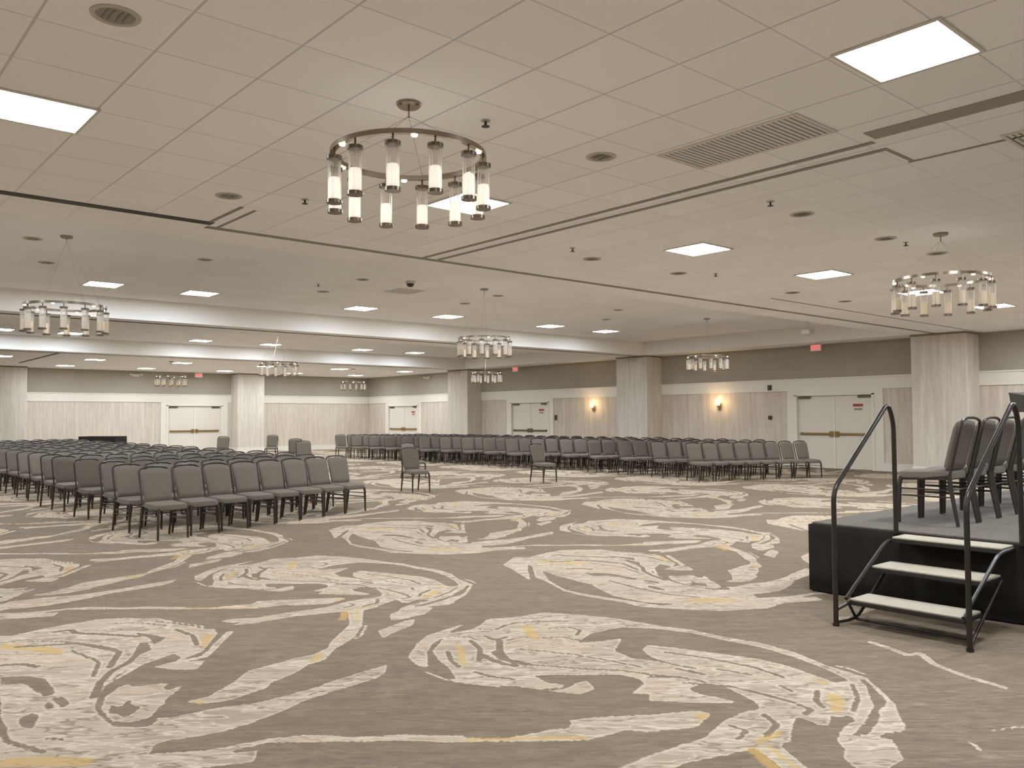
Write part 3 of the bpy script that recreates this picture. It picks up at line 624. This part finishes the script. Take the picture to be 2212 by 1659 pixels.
for x in (-2.4, 1.2, 8.3, 11.8, 15.2, 18.7, 21.8): LIGHTS.append((x, 2.05 if x != 1.2 else .6, H, 'square ceiling light panel out of view overhead'))  # unseen panels added to light the hall
for x in (21.3,): LIGHTS.append((x, 6.2, H, 'square ceiling light panel out of view overhead'))  # unseen panel added to brighten the near column's side face
for x in (-2.4, 1.2, 4.7, 8.3, 12, 16): LIGHTS.append((x, -3, H, 'square ceiling light panel out of view overhead'))  # more added panels behind the viewer, for overall light
for x in (-2, .8): LIGHTS.append((x, 17.2, HC, 'square ceiling light panel out of view overhead'))  # unseen panels added beyond the left edge for light
for y in (11.6, 22.0):
    for x in (-2, 2.2, 6.4, 10.2, 14, 18): LIGHTS.append((x, y, HC, 'square ceiling light hidden up in a raised bay behind its beam'))  # unseen rows added to raise the room's illumination
L0 = ceiling_light()
for i, (x, y, z, lb) in enumerate(LIGHTS):
    o = L0 if i == 0 else dup(L0, (x, y, z), 0)
    o.location = (x, y, z); o['label'] = lb
    if 'out of view' in lb: o['group'] = 'ceiling lights out of view'
    if 'hidden up' in lb: o['group'] = 'ceiling lights hidden behind the beams'

def downlight():
    e = empty('downlight', (0, 0, 0)); m = MB()
    m.lathe([(.095, -.002), (.1, -.008), (.125, -.006), (.127, .0)], n=24); m.build('trim_ring', M['can_trim'], e)
    m = MB(); m.lathe([(.095, -.004), (.08, -.0035), (.045, -.003), (.001, -.0025)], n=24); m.build('reflector', M['can_inner'], e)
    m = MB()
    for k in (-.05, -.02, .02, .05): m.box(k-.006, k+.006, -.06, .06, -.0065, -.0045)
    m.build('baffle', M['track'], e)
    return tag(e, 'x', 'downlight', 'round recessed downlights')
D0 = downlight()
DL = [(1.28, 4.68, H, 'largest round downlight at the top left'), (3.18, 7.82, H, 'round downlight left of the nearest chandelier, by the ceiling track'),
      (5.04, 4.68, H, 'round downlight right of the nearest chandelier'), (8.12, 4.65, H, 'round downlight just past the double track, beside a sprinkler'),
      (10.03, 4.65, H, 'round downlight high between the right hand light panels'), (11.48, 4.64, H, 'round downlight just above the right chandelier'),
      (8.22, 7.82, H, 'round downlight left of the centre right light panel'), (10.05, 7.79, H, 'round downlight below the centre right light panel'),
      (13.17, 7.75, H, 'round downlight below the panel near the right chandelier'), (14.94, 7.72, H, 'farthest round downlight before the right column')]
for j, (x, y) in enumerate(((2.62, 13.48), (5.11, 13.5), (8.1, 13.6), (11.4, 13.6), (8.25, 15.4), (11.6, 15.0), (15.2, 13.6), (16.4, 15.1), (3.2, 15.4))):
    DL.append((x, y, HC, '%s small downlight, counted from the nearest, in the first raised bay' % ORD[j]))
for i, (x, y, z, lb) in enumerate(DL):
    o = D0 if i == 0 else dup(D0, (x, y, z)); o.location = (x, y, z); o['label'] = lb

def sprinkler():
    e = empty('sprinkler', (0, 0, 0)); m = MB(); m.lathe([(.035, 0), (.035, -.006), (.012, -.01)], n=14); m.build('escutcheon', M['can_trim'], e)
    m = MB(); m.lathe([(.009, -.008), (.009, -.04), (.03, -.042), (.03, -.046), (.001, -.047)], n=12); m.build('sprinkler_head', M['dark_plastic'], e)
    return tag(e, 'x', 'sprinkler', 'ceiling sprinkler heads')
S0 = sprinkler()
for i, (x, y, z, lb) in enumerate([(3.8, 7.47, H, 'small dark sprinkler head left below the nearest chandelier'), (3.78, 4.64, H, 'small dark sprinkler head right of the nearest chandelier top'),
        (7.5, 7.47, H, 'small dark sprinkler head beyond the double track'), (7.4, 4.58, H, 'small dark sprinkler head above the centre right light panel'),
        (10.44, 4.59, H, 'small dark sprinkler head up left of the right chandelier'), (10.5, 7.44, H, 'small dark sprinkler head between the two right light panels'),
        (7.72, 14.6, HC, 'small sprinkler head above the lights of the first raised bay')]):
    o = S0 if i == 0 else dup(S0, (x, y, z)); o.location = (x, y, z); o['label'] = lb

def vent(x0, x1, y0, y1, z, label, step=.045):
    e = tag(empty('ceiling_vent', (x0, y0, z)), label, 'vent', 'ceiling air vents'); w_, h_ = x1-x0, y1-y0
    m = MB(); t = .03
    for q in ((0, w_, 0, t), (0, w_, h_-t, h_), (0, t, t, h_-t), (w_-t, w_, t, h_-t)): m.bbox(*q, -.01, 0, .003)
    m.build('vent_frame', M['vent'], e)
    m = MB(); y = t+.01
    while y < h_-t: m.box(t, w_-t, y, y+step*.6, -.006, -.002); y += step
    m.build('louvers', M['vent'], e)
    m = MB(); m.box(t, w_-t, t, h_-t, -.0015, -.0005); m.build('backing', M['vent_back'], e)
vent(5.36, 5.95, 3.1, 4.36, H, 'big rectangular ceiling vent between the double track and the largest light')
vent(9.2, 9.8, 14.0, 14.6, HC, 'square ceiling vent in the first raised bay, above its middle lights')
vent(7.0, 7.6, 1.7, 2.35, H, 'ceiling vent at the right picture edge above the stage')

# ------------------------------------------------------------------ chandeliers
M['tube_lamp_dim'] = mat('tube_lamp_dim', srgb(225, 210, 185), .5, emit=(1, .88, .68, 1), es=.12); M['tube_lamp_dim'].cycles.emission_sampling = 'NONE'  # dimmer copy of the refraction glow for the other chandeliers
def chandelier(drop, R=.51, glow_liner='tube_lamp_dim'):
    """origin at the ring centre; the canopy sits drop above it"""
    e = empty('chandelier', (0, 0, 0))
    m = MB(); m.lathe([(.001, drop-.03), (.07, drop-.03), (.082, drop-.018), (.082, drop)], n=24); m.build('canopy', M['dark_chrome' if glow_liner == 'tube_lamp' else 'vent_back'], e)
    m = MB(); m.tube([(0, 0, drop-.025), (0, 0, drop-.1)], .006, 8); m.build('stem', M['dark_chrome'], e)
    m = MB()
    for k in range(4):
        a = PI/4+k*PI/2; m.tube([(0, 0, drop-.09), (R*math.cos(a), R*math.sin(a), .015)], .0016 if glow_liner == 'tube_lamp' else .0009, 5)
    m.build('suspension_rods', M['dark_chrome'], e)
    m = MB(); N = 60
    ring = []
    for k in range(N):
        a = 2*PI*k/N; ring.append([((R+dx)*math.cos(a), (R+dx)*math.sin(a), z) for dx, z in ((-.018, -.016), (.018, -.016), (.018, .016), (-.018, .016))])
    m.loft(ring + [ring[0]], caps=False); m.build('ring', M['dark_chrome'], e)
    for k in range(12):
        a = 2*PI*(k+.5)/12; x, y = R*math.cos(a), R*math.sin(a)
        g = MB(); g.lathe([(.042, -.36), (.042, -.085)], x, y, n=28, rib=.07); T = g.build('glass_tube', M['glass'], e)
        for z in (-.075, -.365):
            c_ = MB(); c_.lathe([(.001, z+.012), (.051, z+.012), (.051, z-.01), (.001, z-.01)], x, y, n=18)
            if z > -.1: c_.tube([(x, y, -.066), (x, y, -.016)], .007, 6)
            c_.build('tube_cap', M['cap_metal'], T)
        l_ = MB(); l_.lathe([(.001, -.2), (.034, -.205), (.036, -.23), (.036, -.35), (.001, -.352)], x, y, n=24, rib=.12); l_.build('lamp', M[glow_liner], T)  # added glowing liner standing for light refracted in the lower tube
    for k in range(6):
        a = 2*PI*k/6 + .0; x, y = R*math.cos(a), R*math.sin(a)
        b_ = MB(); b_.lathe([(.001, -.034), (.018, -.03), (.022, -.02), (.022, -.0165)], x, y, n=12); b_.build('bulb', M['bulb'], e)
    return tag(e, 'x', 'chandelier', 'ring chandeliers with hanging glass tubes')
def point(loc, pw, col=(1, .92, .8), r=.5):
    d = bpy.data.lights.new('chandelier_glow', 'POINT'); d.energy = pw; d.color = col; d.shadow_soft_size = r
    o = bpy.data.objects.new('chandelier_glow', d); COL.objects.link(o); o.location = loc
CH1 = chandelier(.37, glow_liner='tube_lamp'); CH1.location = (3.17, 4.72, 3.33); CH1['label'] = 'nearest and largest ring chandelier with glass tubes'
CH2 = chandelier(1.0); CH3 = chandelier(.55)
CHL = [(CH2, 2.95, 13.0, 'ring chandelier at the left, hanging in the first raised bay'), (CH2, 10.58, 13.05, 'ring chandelier in the middle of the first raised bay, left of the wide column'),
       (CH2, 18.35, 13.3, 'ring chandelier in front of the taupe wall, above the right sconce'), (CH2, 10.62, 22.4, 'ring chandelier in the second raised bay, over the end wall column'),
       (CH2, 18.5, 22.7, 'small looking ring chandelier right of the corner column'), (CH3, 10.7, 31.5, 'far ring chandelier over the end wall double door'),
       (CH3, 18.5, 31.8, 'far ring chandelier in front of the room corner'), (CH3, 10.25, 4.1, 'sparkling ring chandelier at the upper right')]
used = set()
for src, x, y, lb in CHL:
    if src.name in used: o = dup(src, (x, y, 3.15))
    else: used.add(src.name); kids(src); [kids(c_) for c_ in kids(src)]; o = src; o.location = (x, y, 3.15)
    o['label'] = lb; point((x, y, 3.0), CHAND_W)
point((3.17, 4.72, 3.15), CHAND_W)

# ------------------------------------------------------------------ wall fittings
def text_mesh(name, s, size, material, parent, ext=.003):
    cu = bpy.data.curves.new(name, 'FONT'); cu.body = s; cu.size = size; cu.align_x = 'CENTER'; cu.align_y = 'CENTER'; cu.extrude = ext
    t = bpy.data.objects.new(name, cu); COL.objects.link(t); bpy.context.view_layer.update()
    me = bpy.data.meshes.new_from_object(t); bpy.data.objects.remove(t); me.materials.clear(); me.materials.append(material)
    o = bpy.data.objects.new(name, me); COL.objects.link(o); o.parent = parent
    return o
def exit_sign(loc, rz, label):
    """faces local -Y"""
    e = tag(empty('exit_sign', loc, rz), label, 'exit sign', 'red exit signs')
    m = MB(); m.bbox(-.17, .17, -.025, .025, -.1, .1, .006); m.build('sign_box', M['white_plastic'], e)
    m = MB(); m.box(-.155, .155, -.029, -.0255, -.085, .085); m.build('sign_face', M['exit_face'], e)
    t = text_mesh('lettering', 'EXIT', .15, M['exit_red'], e); t.location = (0, -.031, 0); t.rotation_euler = (PI/2, 0, 0); t.scale = (.95, 1.1, 1)
    m = MB(); m.box(-.02, .02, -.02, .02, .1, .13); m.build('mount', M['white_plastic'], e)
exit_sign((22.9, 12.75, 3.57), -PI/2, 'red lit EXIT sign by the side wall, over the nearest double door')
exit_sign((22.9, 26.2, 3.57), -PI/2, 'red lit EXIT sign beyond the column between the sconces')
exit_sign((14.2, 38.2, 3.57), 0, 'red lit EXIT sign over the double door of the far end wall')
def sconce(y, z, label):
    e = tag(empty('wall_sconce', (XR, y, z)), label, 'wall sconce', 'warm lit wall sconces')
    m = MB(); m.bbox(-.025, 0, -.05, .05, -.2, .02, .006); m.build('backplate', M['brass'], e)
    m = MB(); m.tube([(-.02, 0, -.12), (-.09, 0, -.13), (-.11, 0, -.07)], .01, 8); m.lathe([(.001, -.08), (.035, -.075), (.04, -.06), (.001, -.055)], -.11, 0, n=14)
    m.build('arm', M['chrome'], e)
    m = MB(); m.lathe([(.05, -.055), (.075, .0), (.085, .1), (.09, .16)], -.11, 0, n=20); m.build('lamp_shade', M['glass'], e)
    m = MB(); m.lathe([(.001, -.05), (.03, -.03), (.038, .03), (.025, .08), (.001, .1)], -.11, 0, n=14); m.build('bulb', M['sconce_glow'], e)
    d = bpy.data.lights.new('sconce_light', 'POINT'); d.energy = 16; d.color = (1, .68, .36); d.shadow_soft_size = .06
    o = bpy.data.objects.new('sconce_light', d); COL.objects.link(o); o.location = (XR-.22, y, z+.08)
sconce(22.22, 1.98, 'glowing wall sconce left of the wide column')
sconce(16.5, 1.98, 'glowing wall sconce right of the wide column, near the first door')
def wallbox(name, y, z, w_, h_, label, cat):
    m = MB(); m.bbox(-.035, 0, -w_/2, w_/2, -h_/2, h_/2, .006); o = m.build(name, M['dark_plastic'], loc=(XR if z < ZW else XR-.035, y, z)); tag(o, label, cat)
    m = MB(); m.lathe([(.001, 0), (.018, .0), (.02, .008), (.001, .01)], n=12); k = m.build('dial', M['bronze'], o, (-.035, 0, 0)); k.rotation_euler = (0, -PI/2, 0)
wallbox('wall_speaker', 14.6, 2.46, .13, .16, 'small dark wall box high on the white band left of the near door', 'speaker')
wallbox('thermostat', 14.62, 1.52, .13, .12, 'small dark control box on the wallpaper left of the near door', 'thermostat')
wallbox('light_switch', 24.32, 1.56, .12, .2, 'small dark wall plate right of the double door between columns', 'light switch')
def emergency(loc, rz, label):
    e = tag(empty('emergency_light', loc, rz), label, 'emergency light', 'twin head emergency lights')
    m = MB(); m.bbox(-.16, .16, -.08, 0, -.06, .06, .01); m.build('housing', M['white_plastic'], e)
    for s in (-1, 1):
        m = MB(); m.lathe([(.001, -.03), (.05, -.03), (.06, .03), (.001, .035)], n=14); h_ = m.build('lamp_head', M['white_plastic'], e, (s*.22, -.07, .02)); h_.rotation_euler = (PI/2-.3, 0, 0)
emergency((XR, 33.2, 3.5), -PI/2, 'twin head emergency light high on the side wall near the corner')
emergency((11.6, YB, 3.5), 0, 'twin head emergency light high on the far end wall')
m = MB(); m.lathe([(.09, 0), (.09, -.04), (.07, -.05)], n=20); m.build
o = m.build('security_camera', M['white_plastic'], loc=(7.72, 11.96-.0, HC)); o.location = (8.9, 13.2, HC); tag(o, 'small domed security camera on the ceiling left of centre', 'camera')
m = MB(); m.lathe([(.072, -.048), (.066, -.08), (.04, -.105), (.001, -.115)], n=20); m.build('dome', M['dark_plastic'], o)
e = tag(empty('ceiling_bracket', (20.6, 11.7, HC)), 'small white bracket fixture hanging near the side wall exit sign', 'bracket')
m = MB(); m.tube([(0, 0, 0), (0, 0, -.28)], .02, 10); m.lathe([(.07, 0), (.07, -.02), (.001, -.022)], n=16); m.build('stem', M['white_plastic'], e)
m = MB(); m.bbox(-.14, .14, -.12, .12, -.42, -.28, .02); m.build('body', M['white_plastic'], e)

# ------------------------------------------------------------------ banquet chair (origin on the floor, faces -Y)
def rrect(hx, hy, r, n=4):
    out = []
    for cx, cy, a0 in ((hx-r, hy-r, 0), (-hx+r, hy-r, PI/2), (-hx+r, -hy+r, PI), (hx-r, -hy+r, 1.5*PI)):
        for i in range(n+1):
            a = a0+PI/2*i/n; out.append((cx+r*math.cos(a), cy+r*math.sin(a)))
    return out
def make_chair():
    e = empty('banquet_chair', (0, 0, 0))
    # seat: padded, rounded at the front
    m = MB(); rings = []
    for dz, k in ((.385, .93), (.397, .99), (.43, 1.0), (.455, .97), (.468, .86), (.473, .55)):
        rings.append([(x*k, y*k-.005, dz - (.012 if y < -.12 else 0)) for x, y in rrect(.206, .222, .06)])
    m.loft(rings); s_ = m.build('seat', M['fabric'], e)
    # back cushion with a crown top
    m = MB(); rings = []; nr = 12
    for i in range(nr+1):
        t = i/nr; z = .47 + .405*t; yc = .195 + .105*t**1.1
        hw = .186 + .018*t; th = .03*(1-.25*t)
        e0 = math.sin(min(1, t/.08)*PI/2); e1 = math.sin(min(1, (1-t)/.1)*PI/2); kk = min(e0, e1)*.75+.25
        hw2 = hw*(.96+.04*min(e0, e1)); ring = []
        for q in range(20):
            a = 2*PI*q/20; cx_, sy_ = math.cos(a), math.sin(a)
            x = hw2*math.copysign(abs(cx_)**.25, cx_); y = th*kk*math.copysign(abs(sy_)**.6, sy_)
            ring.append((x, yc+y-.012, z + .026*t**4*(1-(x/hw)**2)))
        rings.append(ring)
    m.loft(rings); m.build('backrest', M['fabric'], e)
    # back frame tube with arched top
    m = MB(); pts = []
    for t in (0, .25, .5, .75, .93): pts.append((-.200-.005*t, .222+.112*t, .42+.47*t))
    for a in range(1, 8):
        u = math.sin((-1+2*a/8)*PI/2*.96); pts.append((.202*u, .332, .882+.038*(1-abs(u)**3.2)))
    for t in (.93, .75, .5, .25, 0): pts.append((.200+.005*t, .222+.112*t, .42+.47*t))
    m.tube(pts, .0125, 7); m.build('back_frame', M['chair_frame'], e)
    # seat rail
    m = MB()
    for s in (-1, 1): m.tube([(s*.195, -.2, .392), (s*.2, 0, .39), (s*.2, .222, .42)], .011, 6)
    m.tube([(-.195, -.2, .392), (.195, -.2, .392)], .011, 6); m.build('seat_frame', M['chair_frame'], e)
    for s in (-1, 1):
        m = MB(); m.tube([(s*.19, -.195, .40), (s*.2, -.205, .33), (s*.205, -.212, .0)], [.019, .019, .014], 7); m.build('leg', M['chair_frame'], e)
        m = MB(); m.tube([(s*.2, .222, .42), (s*.203, .228, .33), (s*.206, .285, .0)], [.019, .019, .014], 7); m.build('leg', M['chair_frame'], e)
    m = MB()
    for s in (-1, 1):
        m.tube([(s*.203, -.208, .30), (s*.204, .222, .30)], .0075, 6)
        m.tube([(s*.203, -.209, .24), (s*.204, .236, .24)], .0075, 6)
    m.tube([(-.204, .222, .30), (.204, .222, .30)], .0075, 6); m.build('stretcher', M['chair_frame'], e)
    return tag(e, 'x', 'chair', 'x')
CHAIR = make_chair(); kids(CHAIR); first = [True]
def chair(x, y, th, label, group, z=0):
    if first[0]: first[0] = False; o = CHAIR; o.location = (x, y, z); o.rotation_euler = (0, 0, th)
    else: o = dup(CHAIR, (x, y, z), th)
    o['label'] = label; o['group'] = group; return o
def front(x, y, th, d=.21):
    return x - d*math.sin(th), y + d*math.cos(th)
R = math.radians
rows_l = [0, .99, 2.04, 3.18, 4.62, 5.5, 6.91, 7.86] + [7.86+1.15*k for k in range(1, 10)]
SEATN = ['at the outer end', 'second from the outer end', 'third from the outer end', 'fourth from the outer end', 'fourth from the aisle', 'third from the aisle', 'second from the aisle', 'at the aisle end']
for r_, dy in enumerate(rows_l):
    jx = 0 if r_ == 0 else random.uniform(-.06, .06)
    for k in range(8):
        x = 3.85+.481*k+jx; y = 11.19+.1615*k+dy
        # skip what lies wholly outside the frame on the left
        cxp = CAM_M[0][0]*x+CAM_M[1][0]*y; czp = CAM_M[0][2]*x+CAM_M[1][2]*y
        if cxp/czp < -.66: continue
        th = R(9)+R(random.uniform(-1.5, 1.5))*(1 if r_ else .3)
        x, y = front(x, y, th)
        where = 'front row' if r_ == 0 else '%s row' % ORD[r_]
        chair(x, y, th, 'grey banquet chair %s, %s of the left seating block' % (SEATN[k], where), 'banquet chairs of the left block, %s' % where)
cor = [(16.24, 12.08), (16.63, 13.49), (16.82, 14.82), (16.91, 16.04), (17.09, 17.35), (16.89, 18.38), (16.72, 19.4), (16.81, 20.64), (16.78, 21.73), (16.74, 22.91), (16.6, 23.96), (16.55, 24.96), (16.47, 25.96), (16.39, 26.94), (16.26, 28.02), (16.13, 28.98)]
SEATR = ['at the aisle end', 'second from the aisle', 'third from the aisle', 'fourth from the aisle', 'fourth from the wall side', 'third from the wall side', 'second from the wall side', 'at the wall end']
for r_, (x0, y0) in enumerate(cor):
    for k in range(8):
        th = R(-16)+R(random.uniform(-.5, .5))
        x = x0*1.025+.10+.418*k; y = y0*1.012+.0-.17*k
        x, y = front(x, y, th)
        where = 'front row' if r_ == 0 else '%s row' % ORD[r_]
        chair(x, y, th, 'grey banquet chair %s, %s of the right seating block' % (SEATR[k], where), 'banquet chairs of the right block, %s' % where)
for x, y, th, lb in ((10.13, 14.62, -5, 'lone grey chair on the open carpet, left of the two'), (13.88, 14.65, -3, 'lone grey chair on the open carpet, right of the two'),
                     (12.35, 17.9, 5, 'grey chair half hidden behind the left lone chair'), (11.95, 30.0, -35, 'stray grey chair standing left of the others beyond the left block'),
                     (14.25, 30.8, -35, 'stray grey chair in front of the end wall column'), (12.15, 24.4, -25, 'farther of the two overlapping stray chairs behind the left block'),
                     (11.1, 21.7, -20, 'nearer of the two overlapping stray chairs behind the left block')):
    x, y = front(x, y, R(th)); chair(x, y, R(th), lb, 'loose banquet chairs in the aisle')
DK = .61
for k in range(7):
    chair(7.70+.475*k, 3.2, PI+R(random.uniform(-1, 1)), 'dark grey banquet chair on the stage, %s from the front edge' % ORD[k], 'banquet chairs on the stage', DK+.004)

# ------------------------------------------------------------------ stage, skirt, steps, lectern
sx0, sy1 = 6.95, 3.95; DW, DD = 2.44, 1.22
names = {(0, 0): 'grey carpeted stage deck at the near corner, under the first chairs', (0, 1): 'grey carpeted stage deck behind the top step, right of the seam'}
for i in range(2):
    for j in range(5):
        x0 = sx0+DW*i; y1 = sy1-DD*j
        e = empty('stage_deck', (x0, y1-DD, 0))
        tag(e, names.get((i, j), ('grey carpeted stage deck, %s away from the left edge, %s' % (ORD[j], 'front row of decks' if i == 0 else 'rear row of decks'))), 'stage deck', 'carpeted portable stage decks')
        m = MB(); m.bbox(.004, DW-.004, .004, DD-.004, DK-.03, DK, .004); m.build('deck_top', M['deck_carpet'], e)
        m = MB()
        for q in ((0.001, DW-.001, 0.001, .03), (0.001, DW-.001, DD-.03, DD-.001), (0.001, .03, .03, DD-.03), (DW-.03, DW-.001, .03, DD-.03)): m.box(*q, DK-.1, DK-.012)
        m.build('deck_frame', M['deck_edge'], e)
        for lx, ly in ((.12, .12), (DW-.12, .12), (.12, DD-.12), (DW-.12, DD-.12)):
            m = MB(); m.tube([(lx, ly, 0), (lx, ly, DK-.05)], .022, 8); m.build('leg', M['black_metal'], e)
# skirt
m = MB(); top = []; bot = []
path = []
yy = sy1-5*DD
n1 = 240
for i in range(n1+1): path.append((sx0-.018, yy+(sy1+.018-yy)*i/n1, 0, 1, i*5*DD/n1))
for i in range(1, 201): path.append((sx0-.018+(2*DW+.03)*i/200, sy1+.018, 1, 0, i*.0244))
vsx = []; lev = [0.012, .2, .4, .52, DK-.02]
for z in lev:
    amp = .010*(1-z/DK)**.5
    for k, (x, y, ax, ay, s_) in enumerate(path):
        wv = amp*(math.sin(s_*14)+.6*math.sin(s_*31+1.3))
        vsx.append((x-(wv if ay else 0), y+(wv if ax else 0), z))
n = len(path); fs = []
for r_ in range(len(lev)-1):
    for k in range(n-1): fs.append((r_*n+k, r_*n+k+1, (r_+1)*n+k+1, (r_+1)*n+k))
m.add(vsx, fs, 0, True); o = m.build('stage_skirt', M['black_cloth']); tag(o, 'black cloth skirt hanging round the stage front and side', 'stage skirt')
sm = o.modifiers.new('thickness', 'SOLIDIFY'); sm.thickness = .004; sm.offset = 1

e = tag(empty('stage_steps', (5.9, 2.25, 0)), 'black steel stage steps with three pale treads and two handrails', 'steps')
YL, YR = 3.18, 2.25
def P(x, y, z): return (x-5.9, y-2.25, z)
for i, (x0, x1, z) in enumerate(((6.0, 6.28, .2), (6.35, 6.66, .4), (6.70, 6.925, .588))):
    m = MB(); m.bbox(x0-5.9, x1-5.9, .06, .86, z-.014, z, .003); T = m.build('tread', M['tread'], e)
    m = MB(); m.bbox(x0-5.9-.006, x1-5.9+.006 if i < 2 else x1-5.9, .055, .865, z-.045, z-.0145, .004); m.build('tread_edge', M['tread_edge'], T)
def arc(pts, n=5):
    """round the corners of a polyline with quadratic fillets"""
    out = [pts[0]]
    for i in range(1, len(pts)-1):
        a, b, c_ = Vector(pts[i-1]), Vector(pts[i]), Vector(pts[i+1]); r_ = min(.09, (a-b).length*.45, (c_-b).length*.45)
        p = b+(a-b).normalized()*r_; q = b+(c_-b).normalized()*r_
        for k in range(n+1):
            t = k/n; out.append(tuple(p*(1-t)**2+b*2*t*(1-t)+q*t*t))
    out.append(pts[-1]); return out
for y in (YL, YR):
    s_ = 1 if y == YL else -1
    m = MB(); m.tube(arc([P(5.92, y, 0), P(5.92, y, 1.0), P(6.83, y, 1.66), P(6.92, y, 1.5), P(6.925, y, .585)]), .0185, 10)
    m.tube([P(5.92, y, .0), P(5.92, y, .02)], .024, 10)
    hr = m.build('handrail', M['black_metal'], e)
    yi = y-s_*.055
    m = MB(); m.tube(arc([P(5.97, yi, .2), P(6.62, yi, .555), P(6.925, yi, .56)]), .014, 8)
    m.tube([P(5.92, y, .115), P(6.02, yi, .165)], .011, 6)
    m.tube(arc([P(5.93, y-s_*.0, .025), P(6.12, yi, .03), P(6.66, yi, .36)]), .012, 8)
    m.tube([P(6.12, yi, .03), P(6.0, yi, .17)], .011, 6)
    m.build('stringer', M['black_metal'], e)
m = MB(); m.tube([P(6.12, YL-.055, .03), P(6.12, YR+.055, .03)], .01, 6); m.build('cross_bar', M['black_metal'], e)

e = tag(empty('lectern', (11.3, 3.42, DK), R(-48)), 'dark lectern on the stage at the right picture edge', 'lectern')
m = MB(); m.add([(-.24, -.2, .98), (.24, -.2, .98), (.24, .2, .98), (-.24, .2, .98), (-.27, -.22, 1.17), (.27, -.22, 1.17), (.27, .22, 1.22), (-.27, .22, 1.22)],
    [(3, 2, 1, 0), (4, 5, 6, 7), (0, 1, 5, 4), (1, 2, 6, 5), (2, 3, 7, 6), (3, 0, 4, 7)]); m.build('reading_desk', M['dark_plastic'], e)
m = MB(); m.bbox(-.12, .12, -.1, .1, .05, .98, .01); m.build('column_body', M['dark_plastic'], e)
m = MB(); m.bbox(-.28, .28, -.22, .22, 0, .05, .01); m.build('base', M['black_metal'], e)

# long black draped table far behind the left block
e = tag(empty('draped_table', (8.9, 33.4, 0), R(-49)), 'long black draped table standing behind the left block of chairs', 'table')
m = MB(); m.bbox(-.72, .72, -.36, .36, .90, .94, .006); m.build('table_top', M['dark_plastic'], e)
m = MB(); rings = []
for z, g_ in ((.02, .03), (.45, .015), (.9, .002), (.95, .004)):
    ring = []
    pr = rrect(.73+g_, .37+g_, .03, 3); 
    for k in range(len(pr)):
        (xa, ya), (xb, yb) = pr[k], pr[(k+1) % len(pr)]
        ns = 1 if math.hypot(xb-xa, yb-ya) < .2 else 24
        for s_ in range(ns):
            t = s_/ns; wv = .012*math.sin(t*ns*1.3)*(1-z/.95); ring.append(((xa+(xb-xa)*t)*(1+wv), (ya+(yb-ya)*t)*(1+wv*2), z))
    rings.append(ring)
m.loft(rings); m.build('table_cloth', M['black_cloth'], e)
